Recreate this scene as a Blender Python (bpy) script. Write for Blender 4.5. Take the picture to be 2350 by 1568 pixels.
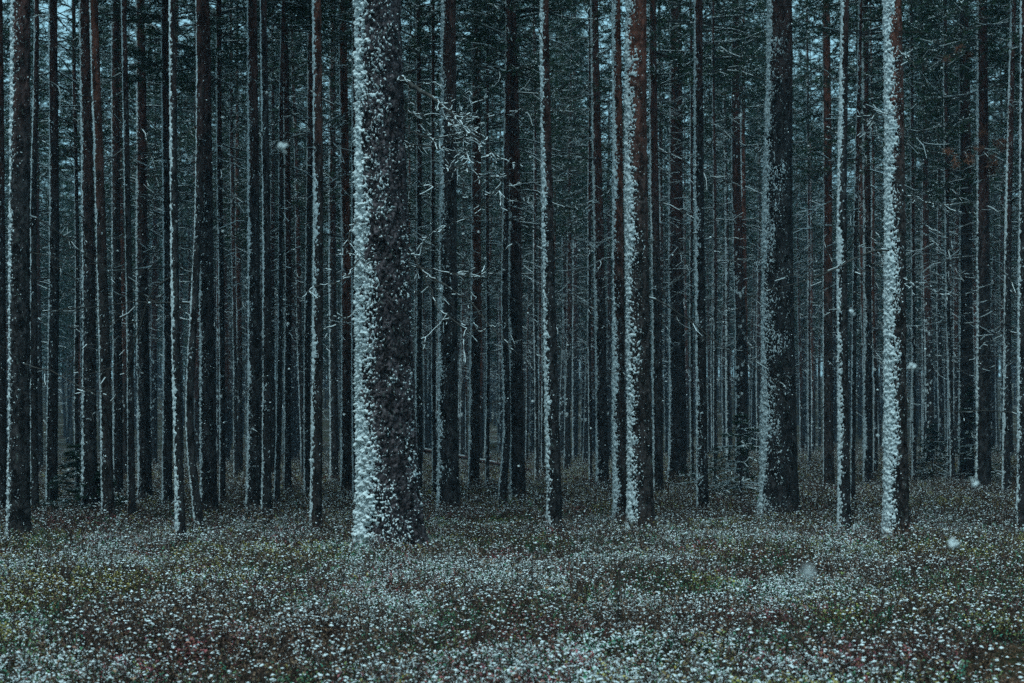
import bpy, math, random
import numpy as np

# ------------------------------------------------------------------ camera, world, light
scene = bpy.context.scene
for o in list(bpy.data.objects):
    bpy.data.objects.remove(o)
COL = scene.collection
PW, PH = 2350.0, 1568.0          # measuring grid of the photograph
FPX = 50.0 / 36.0 * PW
HORIZON = 1000.0
EYE = 1.25

cam_data = bpy.data.cameras.new('camera')
cam = bpy.data.objects.new('camera', cam_data)
COL.objects.link(cam)
cam.location = (0, 0, EYE)
cam.rotation_euler = (math.radians(90), 0, 0)
cam_data.lens = 50
cam_data.sensor_width = 36
cam_data.shift_y = (HORIZON - PH / 2) / PW
cam_data.clip_start = 0.05
cam_data.clip_end = 5000
cam_data.dof.use_dof = True
cam_data.dof.focus_distance = 14.0
cam_data.dof.aperture_fstop = 4.0
scene.camera = cam

world = bpy.data.worlds.new('World')
scene.world = world
world.use_nodes = True
wn = world.node_tree
wn.nodes.clear()
SUN_EL, SUN_AZ = 74.0, -150.0     # behind and to the left of the camera (azimuth from +Y, clockwise)
sky = wn.nodes.new('ShaderNodeTexSky')
sky.sky_type = 'NISHITA'
sky.sun_disc = False
sky.sun_elevation = math.radians(SUN_EL)
sky.sun_rotation = math.radians(SUN_AZ)
sky.air_density = 1.0
sky.dust_density = 6.0
sky.ozone_density = 2.0
mixc = wn.nodes.new('ShaderNodeMix')
mixc.data_type = 'RGBA'
mixc.inputs['Factor'].default_value = 0.9      # cloud deck over the clear sky
mixc.inputs['B'].default_value = (2.3, 4.6, 5.6, 1)
bg = wn.nodes.new('ShaderNodeBackground')
bg.inputs['Strength'].default_value = 0.088
wo = wn.nodes.new('ShaderNodeOutputWorld')
wn.links.new(sky.outputs['Color'], mixc.inputs['A'])
wn.links.new(mixc.outputs['Result'], bg.inputs['Color'])
wn.links.new(bg.outputs['Background'], wo.inputs['Surface'])

sun_data = bpy.data.lights.new('sun', 'SUN')
sun_data.energy = 1.5
sun_data.angle = math.radians(35)
sun_data.color = (0.70, 0.97, 1.0)
sun = bpy.data.objects.new('sun', sun_data)
COL.objects.link(sun)
sun.rotation_euler = (math.radians(90 - SUN_EL), 0, math.radians(180 - SUN_AZ))

scene.view_settings.view_transform = 'Standard'
scene.view_settings.look = 'None'
scene.view_settings.gamma = 1.0
scene.view_settings.exposure = 0.95
scene.view_settings.use_curve_mapping = False
scene.render.engine = 'CYCLES'
cy = scene.cycles
cy.max_bounces = 5
cy.diffuse_bounces = 3
cy.glossy_bounces = 1
cy.transmission_bounces = 1
cy.volume_bounces = 0
cy.use_denoising = False
cy.denoiser = 'OPENIMAGEDENOISE'
cy.denoising_input_passes = 'RGB_ALBEDO_NORMAL'
cy.denoising_prefilter = 'ACCURATE'
cy.use_adaptive_sampling = False
cy.caustics_reflective = False
cy.caustics_refractive = False

# ------------------------------------------------------------------ noise
def _h(ix, iy, iz, s):
    h = (ix.astype(np.int64) * 374761393 + iy.astype(np.int64) * 668265263 + iz.astype(np.int64) * 2147483647 + s * 1274126177) & 0xFFFFFFFF
    h = ((h ^ (h >> 13)) * 1274126177) & 0xFFFFFFFF
    h = ((h ^ (h >> 16)) * 2246822519) & 0xFFFFFFFF
    return ((h ^ (h >> 15)) & 0xFFFFFF) / float(0xFFFFFF)

def vnoise(p, seed=0):
    """value noise, p (n,3) -> 0..1"""
    i = np.floor(p); f = p - i
    f = f * f * (3 - 2 * f)
    i = i.astype(np.int64)
    r = 0
    for dx in (0, 1):
        wx = f[:, 0] if dx else 1 - f[:, 0]
        for dy in (0, 1):
            wy = f[:, 1] if dy else 1 - f[:, 1]
            for dz in (0, 1):
                wz = f[:, 2] if dz else 1 - f[:, 2]
                r = r + wx * wy * wz * _h(i[:, 0] + dx, i[:, 1] + dy, i[:, 2] + dz, seed)
    return r

def fbm(p, seed=0, octs=3):
    a, s, t = 0.5, 0.0, 0.0
    for k in range(octs):
        s = s + a * vnoise(p * (2.03 ** k), seed + 17 * k); t += a; a *= 0.5
    return s / t

def worley(p, seed=0):
    i = np.floor(p).astype(np.int64)
    f1 = np.full(len(p), 9.0); f2 = np.full(len(p), 9.0); cid = np.zeros(len(p))
    for dx in (-1, 0, 1):
        for dy in (-1, 0, 1):
            for dz in (-1, 0, 1):
                cx, cyy, cz = i[:, 0] + dx, i[:, 1] + dy, i[:, 2] + dz
                h = _h(cx, cyy, cz, seed)
                q = np.stack((cx + h, cyy + (h * 57.31) % 1.0, cz + (h * 391.7) % 1.0), 1)
                d = np.sqrt(((q - p) ** 2).sum(1))
                lt = d < f1
                f2 = np.where(lt, f1, np.minimum(f2, d))
                cid = np.where(lt, (h * 1733.3) % 1.0, cid)
                f1 = np.where(lt, d, f1)
    return f1, f2, cid

# ------------------------------------------------------------------ mesh helpers
def make_mesh(name, V, faces, mats, midx=None, smooth=True):
    """faces: list of int arrays (k,3) or (k,4)"""
    V = np.asarray(V, dtype=np.float32).reshape(-1, 3)
    faces = [np.asarray(f, dtype=np.int32) for f in faces if len(f)]
    me = bpy.data.meshes.new(name)
    me.vertices.add(len(V)); me.vertices.foreach_set('co', V.ravel())
    tot = [np.full(len(f), f.shape[1], dtype=np.int32) for f in faces]
    tot = np.concatenate(tot)
    start = np.concatenate(([0], np.cumsum(tot)[:-1])).astype(np.int32)
    loops = np.concatenate([f.ravel() for f in faces])
    me.loops.add(len(loops)); me.loops.foreach_set('vertex_index', loops)
    me.polygons.add(len(tot)); me.polygons.foreach_set('loop_start', start)
    try:
        me.polygons.foreach_set('loop_total', tot)
    except Exception:
        pass
    if midx is not None:
        me.polygons.foreach_set('material_index', np.asarray(midx, dtype=np.int32))
    me.polygons.foreach_set('use_smooth', np.full(len(tot), smooth, dtype=bool))
    for m in mats:
        me.materials.append(m)
    me.update(calc_edges=True)
    return me

class MB:
    """collects small triangle pieces for ONE mesh"""
    def __init__(self):
        self.v = []; self.f = []; self.m = []; self.n = 0
    def add(self, V, T, mat):
        V = np.asarray(V, float).reshape(-1, 3); T = np.asarray(T, int).reshape(-1, 3)
        self.v.append(V); self.f.append(T + self.n); self.m.append(np.full(len(T), mat)); self.n += len(V)
    def tube(self, pts, rad, mat, k=3, cap=True):
        P = np.asarray(pts, float); n = len(P)
        rad = np.broadcast_to(np.asarray(rad, float), (n,))
        D = np.gradient(P, axis=0); D /= np.linalg.norm(D, axis=1)[:, None] + 1e-9
        up = np.where(np.abs(D[:, 2:3]) > 0.9, np.array([[1.0, 0, 0]]), np.array([[0, 0, 1.0]]))
        A = np.cross(D, up); A /= np.linalg.norm(A, axis=1)[:, None] + 1e-9
        B = np.cross(A, D)
        a = np.arange(k) * 2 * math.pi / k
        V = P[:, None, :] + rad[:, None, None] * (np.cos(a)[None, :, None] * A[:, None, :] + np.sin(a)[None, :, None] * B[:, None, :])
        i = np.arange(n - 1)[:, None] * k; j = np.arange(k)[None, :]; j2 = (j + 1) % k
        q0, q1, q2, q3 = i + j, i + j2, i + k + j2, i + k + j
        T = np.concatenate((np.stack((q0, q1, q2), -1).reshape(-1, 3), np.stack((q0, q2, q3), -1).reshape(-1, 3)))
        self.add(V.reshape(-1, 3), T, mat)
    def blobs(self, C, R, mat, rng, flat=0.7):
        """little uneven snow lumps: octahedra"""
        C = np.asarray(C, float).reshape(-1, 3); n = len(C)
        if not n: return
        R = np.broadcast_to(np.asarray(R, float), (n,))
        dirs = np.array([[1, 0, 0], [0, 1, 0], [-1, 0, 0], [0, -1, 0], [0, 0, 1], [0, 0, -1]], float)
        a = rng.uniform(0, 6.28, n); ca, sa = np.cos(a), np.sin(a)
        d = np.repeat(dirs[None], n, 0) * rng.uniform(0.65, 1.35, (n, 6, 1))
        d[:, :, 2] *= flat
        x = d[:, :, 0] * ca[:, None] - d[:, :, 1] * sa[:, None]; y = d[:, :, 0] * sa[:, None] + d[:, :, 1] * ca[:, None]
        V = C[:, None, :] + R[:, None, None] * np.stack((x, y, d[:, :, 2]), -1)
        t = np.array([[0, 1, 4], [1, 2, 4], [2, 3, 4], [3, 0, 4], [1, 0, 5], [2, 1, 5], [3, 2, 5], [0, 3, 5]])
        T = (np.arange(n)[:, None, None] * 6 + t[None]).reshape(-1, 3)
        self.add(V.reshape(-1, 3), T, mat)
    def needles(self, C, D, count, length, width, mat, rng, spread=0.9):
        """needle tufts: thin blades fanning round directions D at points C"""
        C = np.asarray(C, float).reshape(-1, 3); D = np.asarray(D, float).reshape(-1, 3); n = len(C)
        if not n: return
        C = np.repeat(C, count, 0); D = np.repeat(D, count, 0)
        d = D + rng.normal(0, spread, (n * count, 3)); d /= np.linalg.norm(d, axis=1)[:, None] + 1e-9
        s = np.cross(d, rng.normal(0, 1, (n * count, 3))); s /= np.linalg.norm(s, axis=1)[:, None] + 1e-9
        L = length * rng.uniform(0.6, 1.2, (n * count, 1))
        C = C + D * rng.uniform(-0.6, 0.4, (n * count, 1)) * length
        V = np.stack((C - s * width * 0.5, C + s * width * 0.5, C + d * L), 1).reshape(-1, 3)
        T = np.arange(len(V)).reshape(-1, 3)
        self.add(V, T, mat)
    def mesh(self, name, mats, smooth=True):
        return make_mesh(name, np.concatenate(self.v), [np.concatenate(self.f)], mats, np.concatenate(self.m), smooth)

def link(name, data, parent=None):
    o = bpy.data.objects.new(name, data)
    COL.objects.link(o)
    if parent is not None:
        o.parent = parent
    return o

def tag(o, label=None, cat=None, group=None, kind=None):
    if label: o['label'] = label
    if cat: o['category'] = cat
    if group: o['group'] = group
    if kind: o['kind'] = kind
    return o

# ------------------------------------------------------------------ materials
def mat_new(name, rough=0.9, spec=0.2):
    m = bpy.data.materials.new(name); m.use_nodes = True
    nt = m.node_tree
    b = nt.nodes['Principled BSDF']
    b.inputs['Roughness'].default_value = rough
    b.inputs['Specular IOR Level'].default_value = spec
    return m, nt, b

def N(nt, t, **kw):
    n = nt.nodes.new(t)
    for k, v in kw.items():
        if k in n.inputs: n.inputs[k].default_value = v
        else: setattr(n, k, v)
    return n

def ramp(nt, src, stops):
    r = nt.nodes.new('ShaderNodeValToRGB')
    cr = r.color_ramp
    while len(cr.elements) < len(stops): cr.elements.new(0.5)
    for e, (p, c) in zip(cr.elements, stops):
        e.position = p; e.color = (*c, 1)
    nt.links.new(src, r.inputs['Fac'])
    return r.outputs['Color']

def mixrgb(nt, fac, a, b):
    n = nt.nodes.new('ShaderNodeMix'); n.data_type = 'RGBA'
    for sock, v in (('Factor', fac), ('A', a), ('B', b)):
        if isinstance(v, bpy.types.NodeSocket): nt.links.new(v, n.inputs[sock])
        elif sock == 'Factor': n.inputs[sock].default_value = v
        else: n.inputs[sock].default_value = (*v, 1)
    return n.outputs['Result']

def math_(nt, op, a, b=0.0, clamp=False):
    n = nt.nodes.new('ShaderNodeMath'); n.operation = op; n.use_clamp = clamp
    for i, v in enumerate((a, b)):
        if isinstance(v, bpy.types.NodeSocket): nt.links.new(v, n.inputs[i])
        else: n.inputs[i].default_value = v
    return n.outputs[0]

def noise(nt, vec, scale, detail=4.0, rough=0.6):
    n = N(nt, 'ShaderNodeTexNoise', Scale=scale, Detail=detail, Roughness=rough)
    nt.links.new(vec, n.inputs['Vector'])
    return n.outputs['Fac']

def bump(nt, b, h, strength, dist):
    n = N(nt, 'ShaderNodeBump', Strength=strength, Distance=dist)
    nt.links.new(h, n.inputs['Height']); nt.links.new(n.outputs['Normal'], b.inputs['Normal'])

def bark_material(name, start, dark, grey, red, red_amount=1.0):
    """old grey-brown scales below, thin rust-red bark higher up the stem, as on Scots pine"""
    m, nt, b = mat_new(name, 0.95, 0.1)
    tc = nt.nodes.new('ShaderNodeTexCoord'); info = nt.nodes.new('ShaderNodeObjectInfo')
    sep = nt.nodes.new('ShaderNodeSeparateXYZ'); nt.links.new(tc.outputs['Object'], sep.inputs[0])
    mp = nt.nodes.new('ShaderNodeMapping'); mp.inputs['Scale'].default_value = (1, 1, 0.4)
    nt.links.new(tc.outputs['Object'], mp.inputs['Vector'])
    vec = mp.outputs['Vector']
    n1 = noise(nt, vec, 22); n2 = noise(nt, vec, 6); n3 = noise(nt, vec, 70, 3)
    grey_c = mixrgb(nt, ramp(nt, n1, [(0.35, (0, 0, 0)), (0.7, (1, 1, 1))]), dark, grey)
    red_c = mixrgb(nt, ramp(nt, n1, [(0.35, (0, 0, 0)), (0.65, (1, 1, 1))]), tuple(c * 0.35 for c in red), red)
    zz = math_(nt, 'ADD', sep.outputs['Z'], math_(nt, 'MULTIPLY', n2, 3.5))
    zz = math_(nt, 'ADD', zz, math_(nt, 'MULTIPLY', info.outputs['Random'], -2.5))
    f = math_(nt, 'MULTIPLY', math_(nt, 'SUBTRACT', zz, start), 0.4, True)
    f = math_(nt, 'MULTIPLY', f, red_amount)
    c = mixrgb(nt, f, grey_c, red_c)
    vo = N(nt, 'ShaderNodeTexVoronoi', Scale=17.0); nt.links.new(vec, vo.inputs['Vector'])
    sv = nt.nodes.new('ShaderNodeSeparateColor'); nt.links.new(vo.outputs['Color'], sv.inputs[0])
    pl = mixrgb(nt, sv.outputs[0], (0.45, 0.45, 0.45), (1.75, 1.7, 1.75))
    mu = nt.nodes.new('ShaderNodeMix'); mu.data_type = 'RGBA'; mu.blend_type = 'MULTIPLY'; mu.inputs['Factor'].default_value = 1.0
    nt.links.new(c, mu.inputs['A']); nt.links.new(pl, mu.inputs['B']); c = mu.outputs['Result']
    # pale lichen specks
    lich = ramp(nt, noise(nt, vec, 34, 4), [(0.60, (0, 0, 0)), (0.72, (1, 1, 1))])
    c = mixrgb(nt, math_(nt, 'MULTIPLY', lich, 0.6), c, (0.17, 0.22, 0.19))
    nt.links.new(c, b.inputs['Base Color'])
    bump(nt, b, math_(nt, 'ADD', n1, math_(nt, 'MULTIPLY', n3, 0.5)), 0.8, 0.02)
    return m

def snow_material(name, col=(0.80, 0.85, 0.87)):
    m, nt, b = mat_new(name, 0.85, 0.25)
    g = nt.nodes.new('ShaderNodeNewGeometry')
    n1 = noise(nt, g.outputs['Position'], 60, 4)
    c = mixrgb(nt, n1, tuple(x * 0.88 for x in col), col)
    nt.links.new(c, b.inputs['Base Color'])
    bump(nt, b, n1, 0.5, 0.01)
    return m

def plain_material(name, a, b_, scale=30, rough=0.85, spec=0.15, per_object=False):
    m, nt, b = mat_new(name, rough, spec)
    g = nt.nodes.new('ShaderNodeNewGeometry')
    n1 = noise(nt, g.outputs['Position'], scale, 3)
    c = mixrgb(nt, ramp(nt, n1, [(0.3, (0, 0, 0)), (0.7, (1, 1, 1))]), a, b_)
    nt.links.new(c, b.inputs['Base Color'])
    return m

BARK = bark_material('pine_bark', 5.0, (0.016, 0.014, 0.014), (0.060, 0.053, 0.052), (0.105, 0.046, 0.038))
BARK_OLD = bark_material('old_pine_bark', 6.0, (0.017, 0.014, 0.015), (0.125, 0.100, 0.104), (0.10, 0.055, 0.055), 0.6)
BARK_RED = bark_material('rusty_pine_bark', 3.6, (0.017, 0.013, 0.012), (0.070, 0.056, 0.052), (0.18, 0.066, 0.046))
SNOW = snow_material('clinging_snow')
TWIG = plain_material('dead_twig', (0.030, 0.027, 0.025), (0.095, 0.085, 0.078), 12)
NEEDLE = plain_material('pine_needles', (0.014, 0.034, 0.020), (0.036, 0.075, 0.038), 2.5)
SPRUCE = plain_material('spruce_needles', (0.012, 0.030, 0.022), (0.030, 0.065, 0.040), 6)
RUST = plain_material('withered_needles', (0.22, 0.09, 0.055), (0.36, 0.17, 0.11), 9)
LOGM = plain_material('fallen_log_bark', (0.07, 0.035, 0.035), (0.16, 0.09, 0.085), 8)

# ------------------------------------------------------------------ ground
def smooth01(t):
    t = np.clip(t, 0, 1); return t * t * (3 - 2 * t)

BIGX, BIGY = -1.30, 15.2
def ground_z(x, y):
    x = np.asarray(x, float); y = np.asarray(y, float)
    p = np.stack((x.ravel(), y.ravel(), np.zeros(x.size)), 1)
    z = (fbm(p * 0.28, 5, 3) - 0.5) * 0.16 + (fbm(p * 1.5, 9, 2) - 0.5) * 0.15
    z = z.reshape(x.shape)
    z = z + 0.16 * np.exp(-(((x - BIGX) / 0.75) ** 2 + ((y - BIGY + 0.1) / 0.7) ** 2))
    z = z + 0.35 * smooth01((x - 5) / 12) * smooth01((y - 22) / 25)
    z = z + 10.0 * smooth01((y - 85) / 130)
    return z
def gz(x, y): return float(ground_z(np.array([x]), np.array([y]))[0])

def at(px, py, d):
    """world point seen at photo grid position px,py at distance d"""
    return np.array([(px - PW / 2) / FPX * d, d, EYE - (py - HORIZON) / FPX * d])
def foot(px, py):
    """where the line of sight meets the ground"""
    d = EYE * FPX / (py - HORIZON)
    for _ in range(12):
        x = (px - PW / 2) / FPX * d
        d = 0.5 * d + 0.5 * max(3.0, (EYE - gz(x, d)) * FPX / (py - HORIZON))
    x = (px - PW / 2) / FPX * d
    return x, d, gz(x, d)

def build_ground():
    ys = np.concatenate((np.array([-400, -100, -30, -8, -2]), np.linspace(0, 22, 150)[1:], np.linspace(22, 60, 110)[1:], np.linspace(60, 130, 50)[1:], np.array([150, 180, 220, 300, 500, 1000, 2000])))
    u = np.linspace(-1, 1, 181); u = np.sign(u) * (0.25 * np.abs(u) + 0.75 * np.abs(u) ** 2.2)
    half = np.clip(9 + np.abs(ys) * 0.55, 12, None); half[0] = 400; half[1] = 200
    half = np.where(ys > 200, ys * 1.6, half)
    X = u[None, :] * half[:, None]; Y = np.repeat(ys[:, None], 181, 1)
    Z = ground_z(X, Y)
    V = np.stack((X, Y, Z), -1).reshape(-1, 3)
    n, k = X.shape
    i = np.arange(n - 1)[:, None] * k + np.arange(k - 1)[None]
    Q = np.stack((i, i + 1, i + k + 1, i + k), -1).reshape(-1, 4)
    m, nt, b = mat_new('forest_floor', 0.95, 0.1)
    g = nt.nodes.new('ShaderNodeNewGeometry'); pos = g.outputs['Position']
    n1 = noise(nt, pos, 1.1, 5); n2 = noise(nt, pos, 14, 5); n3 = noise(nt, pos, 0.5, 3); n4 = noise(nt, pos, 45, 3)
    moss = mixrgb(nt, ramp(nt, n2, [(0.35, (0, 0, 0)), (0.65, (1, 1, 1))]), (0.014, 0.017, 0.010), (0.055, 0.055, 0.024))
    lit = mixrgb(nt, ramp(nt, n2, [(0.35, (0, 0, 0)), (0.65, (1, 1, 1))]), (0.016, 0.011, 0.009), (0.065, 0.036, 0.024))
    c = mixrgb(nt, ramp(nt, n1, [(0.4, (0, 0, 0)), (0.6, (1, 1, 1))]), moss, lit)
    # thin snow lying in patches
    s = math_(nt, 'ADD', math_(nt, 'MULTIPLY', n4, 0.7), math_(nt, 'MULTIPLY', n3, 0.55))
    s = math_(nt, 'ADD', s, math_(nt, 'MULTIPLY', n2, 0.35))
    sf = ramp(nt, s, [(0.91, (0, 0, 0)), (0.97, (1, 1, 1))])
    c = mixrgb(nt, sf, c, (0.74, 0.78, 0.80))
    nt.links.new(c, b.inputs['Base Color'])
    bump(nt, b, math_(nt, 'ADD', n2, n4), 1.0, 0.05)
    o = link('ground', make_mesh('ground', V, [Q], [m]))
    tag(o, 'mossy forest floor with thin patchy snow under the shrubs', kind='structure')
build_ground()

# ------------------------------------------------------------------ trunks
SNOW_DIR = math.radians(180 + 8)      # windward side: -X, a touch towards the camera (-Y)

def trunk_meshes(seed, r0, rt, zt, H, zdet, dz, nth, snow_cols, snow_dz, plate=0.05, amp=0.012,
                 bark=None, thick=0.03, width=58.0, lump=0.055, flecks=0.5, flare=0.3, flare_h=0.35, wob=0.05, kink=0.0, floor=0.0, span=125):
    rng = np.random.default_rng(seed)
    ph = rng.uniform(0, 6.28, 4); wl = rng.uniform(7.0, 15.0, 2)
    so = np.array([[seed * 13.37 % 97, seed * 7.77 % 89, seed * 3.31 % 83]])
    def axis(z):
        ax = wob * (np.sin(z / wl[0] * 6.28 + ph[0]) - math.sin(ph[0])) + 0.15 * wob * (np.sin(z / wl[1] * 19 + ph[1]) - math.sin(ph[1]))
        ay = wob * (np.sin(z / wl[1] * 6.28 + ph[2]) - math.sin(ph[2]))
        if kink: ax = ax + kink * (np.exp(-(z / 0.9) ** 2) - 1) + 0.9 * kink * smooth01((z - 1.2) / 3.0)
        return ax, ay
    def rad(z):
        r = np.where(z < zt, r0 + (rt - r0) * z / zt, rt + (0.012 - rt) * (z - zt) / max(H - zt, 0.1))
        return r * (1 + flare * np.exp(-np.maximum(z, 0) / flare_h))
    def surf(th, z, disp_scale=1.0):
        r = rad(z)
        P = np.stack((np.cos(th) * r, np.sin(th) * r, z), 1)
        q = (P + so) / np.array([[plate, plate, plate * 2.1]])
        q = q + (np.stack([vnoise(q * 1.3, seed + k) for k in range(3)], 1) - 0.5) * 0.9
        f1, f2, cid = worley(q, seed)
        crack = np.clip((f2 - f1) * 2.6, 0, 1)
        d = amp * (0.9 * crack - 0.5 + 0.9 * (cid - 0.5)) + amp * 0.8 * (vnoise((P + so) / (plate * 0.25), seed + 5) - 0.5)
        lob = 1 + 0.05 * np.sin(3 * th + ph[3]) * np.exp(-np.maximum(z, 0) / 1.5) + 0.10 * np.sin(5 * th + ph[1]) * np.exp(-np.maximum(z, 0) / 0.3)
        return r * lob + d * np.clip(1.3 - z / 14, 0.3, 1), P
    def grid(thetas, zs, closed, fn):
        T, Z = np.meshgrid(thetas, zs); th, z = T.ravel(), Z.ravel()
        r, keep = fn(th, z)
        ax, ay = axis(z)
        V = np.stack((ax + np.cos(th) * r, ay + np.sin(th) * r, z), 1)
        n, k = T.shape
        kk = k if closed else k - 1
        i = np.arange(n - 1)[:, None] * k; j = np.arange(kk)[None]; j2 = (j + 1) % k
        Q = np.stack((i + j, i + j2, i + k + j2, i + k + j), -1).reshape(-1, 4)
        if keep is not None:
            Q = Q[keep[Q].any(1)]
            used = np.unique(Q); mp = np.zeros(len(V), int); mp[used] = np.arange(len(used))
            V = V[used]; Q = mp[Q]
        return V, Q
    zs = np.concatenate((np.arange(-0.25, zdet, dz), np.arange(zdet, H, 0.6), [H]))
    V, Q = grid(np.linspace(0, 2 * math.pi, nth, endpoint=False), zs, True, lambda t, z: (surf(t, z)[0], None))
    bark_me = make_mesh('trunk', V, [Q], [bark or BARK])
    wr = math.radians(width)
    def snowfn(th, z):
        r, P = surf(th, z)
        phi = np.abs((th - SNOW_DIR + math.pi) % (2 * math.pi) - math.pi)
        side = (th - SNOW_DIR + math.pi) % (2 * math.pi) - math.pi
        q = (P + so) / lump
        q = q + (np.stack([vnoise(q * 0.9, seed + 31 + k) for k in range(3)], 1) - 0.5) * 0.8
        f1, f2, cid = worley(q, seed + 3)
        lumpy = np.sqrt(np.clip(1 - (f1 / (0.55 + 0.6 * cid)) ** 2, 0, 1))
        f1b, _, _ = worley(q * 2.3 + 11, seed + 4)
        fine = np.sqrt(np.clip(1 - (f1b / 0.8) ** 2, 0, 1))
        big = fbm((P + so) / np.array([[0.25, 0.25, 0.5]]), seed + 9, 2) - 0.5
        cover = 1.0 - 1.25 * phi / wr
        edge = cover + 1.7 * big + 0.5 * (cid - 0.5)
        rough = fbm((P + so) / (lump * 0.5), seed + 14, 3) - 0.5
        h = thick * (np.clip(edge, -1.0, 0.62) * 0.9 + 0.32 * lumpy + 0.3 * fine + 1.7 * rough - 0.54)
        # crumbs caught on the bark scales further round
        q2 = (P + so) / np.array([[lump * 0.30, lump * 0.30, lump * 0.42]])
        crumb = 0.6 * vnoise(q2, seed + 8) + 0.4 * vnoise(q2 * 2.3, seed + 18)
        patch = fbm((P + so) / np.array([[0.16, 0.16, 0.3]]), seed + 12, 2)
        want = flecks * np.maximum(np.clip(1.3 - phi / math.radians(115), 0, 1), floor * np.exp(-np.maximum(z, 0) / 3.5)) * np.clip(2.4 * patch - 0.6, 0, 1.3)
        hf = thick * 2.0 * (crumb - (0.79 - 0.34 * np.clip(want, 0, 0.72)))
        h = np.maximum(h, np.minimum(hf, thick * 0.35))
        return r + np.clip(h, -0.01 - amp, None), h > 0.0
    V, Q = grid(np.linspace(SNOW_DIR - math.radians(75), SNOW_DIR + math.radians(span), snow_cols), np.arange(-0.05, zdet, snow_dz), False, snowfn)
    snow_me = make_mesh('snow_crust', V, [Q], [SNOW])
    return bark_me, snow_me, axis, rad

# ------------------------------------------------------------------ branches and crowns
def kinky(start, az, el, L, n, rng, droop=0.0, lift=0.0, wander=0.18):
    pts = [np.array(start, float)]; seg = L / n
    for k in range(n):
        az += rng.normal(0, wander); el += rng.normal(0, wander * 0.7) - droop / n + (lift / n if k > n * 0.5 else 0)
        pts.append(pts[-1] + seg * np.array([math.cos(az) * math.cos(el), math.sin(az) * math.cos(el), math.sin(el)]))
    return np.array(pts)

def snow_on(mb, P, rad, rng, mat=1, prob=0.6, k=3, fat=1.15):
    """snow ridge lying on top of a limb, broken here and there"""
    rad = np.broadcast_to(np.asarray(rad, float), (len(P),))
    i = 0
    while i < len(P) - 1:
        if rng.random() < prob:
            j = min(len(P) - 1, i + rng.integers(1, 3))
            seg = P[i:j + 1].copy(); r = rad[i:j + 1] * fat + 0.002
            seg[:, 2] += rad[i:j + 1] * 0.75
            seg[:, 2] += rng.uniform(-0.2, 0.4, len(seg)) * r
            mb.tube(seg, r * rng.uniform(0.7, 1.2, len(seg)), mat, k)
            i = j
        else:
            i += 1

def make_bare_branch(seed, L, r, twigs, snow=0.09, droop=0.45):
    """dead side branch along +X: wood and the snow on it"""
    rng = np.random.default_rng(seed); w = MB()
    P = kinky((0, 0, 0), 0, rng.uniform(-0.25, 0.2), L, 16, rng, droop, 0.5, 0.13)
    R = np.linspace(r, r * 0.25, len(P))
    w.tube(P, R, 0, 5); snow_on(w, P, R, rng, 1, snow, 4, 0.6)
    for t in range(twigs):
        i = rng.integers(4, len(P)); side = rng.choice([-1, 1])
        D = P[min(i, len(P) - 1)] - P[i - 1]; az = math.atan2(D[1], D[0]) + side * rng.uniform(0.4, 1.2)
        l = L * rng.uniform(0.12, 0.4)
        T = kinky(P[i], az, rng.uniform(-0.5, 0.4), l, 6, rng, 0.2, 0.4, 0.25)
        rr = np.linspace(R[i] * 0.55, r * 0.12, len(T))
        w.tube(T, rr, 0, 3); snow_on(w, T, np.maximum(rr, 0.003), rng, 1, snow)
        for _ in range(2):
            k = rng.integers(1, len(T))
            T2 = kinky(T[k], az + rng.uniform(-1.2, 1.2), rng.uniform(-0.4, 0.4), l * 0.45, 2, rng)
            w.tube(T2, 0.003, 0, 3); snow_on(w, T2, 0.003, rng, 1, snow * 0.8)
    return w.mesh('branch', [TWIG, SNOW])

BARE = [make_bare_branch(100 + k, L, r, t) for k, (L, r, t) in enumerate(
    [(0.7, 0.007, 4), (1.0, 0.009, 6), (0.8, 0.008, 3), (1.3, 0.010, 8), (0.45, 0.008, 2), (1.1, 0.009, 7), (0.2, 0.010, 0), (1.6, 0.011, 9)])]

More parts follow.
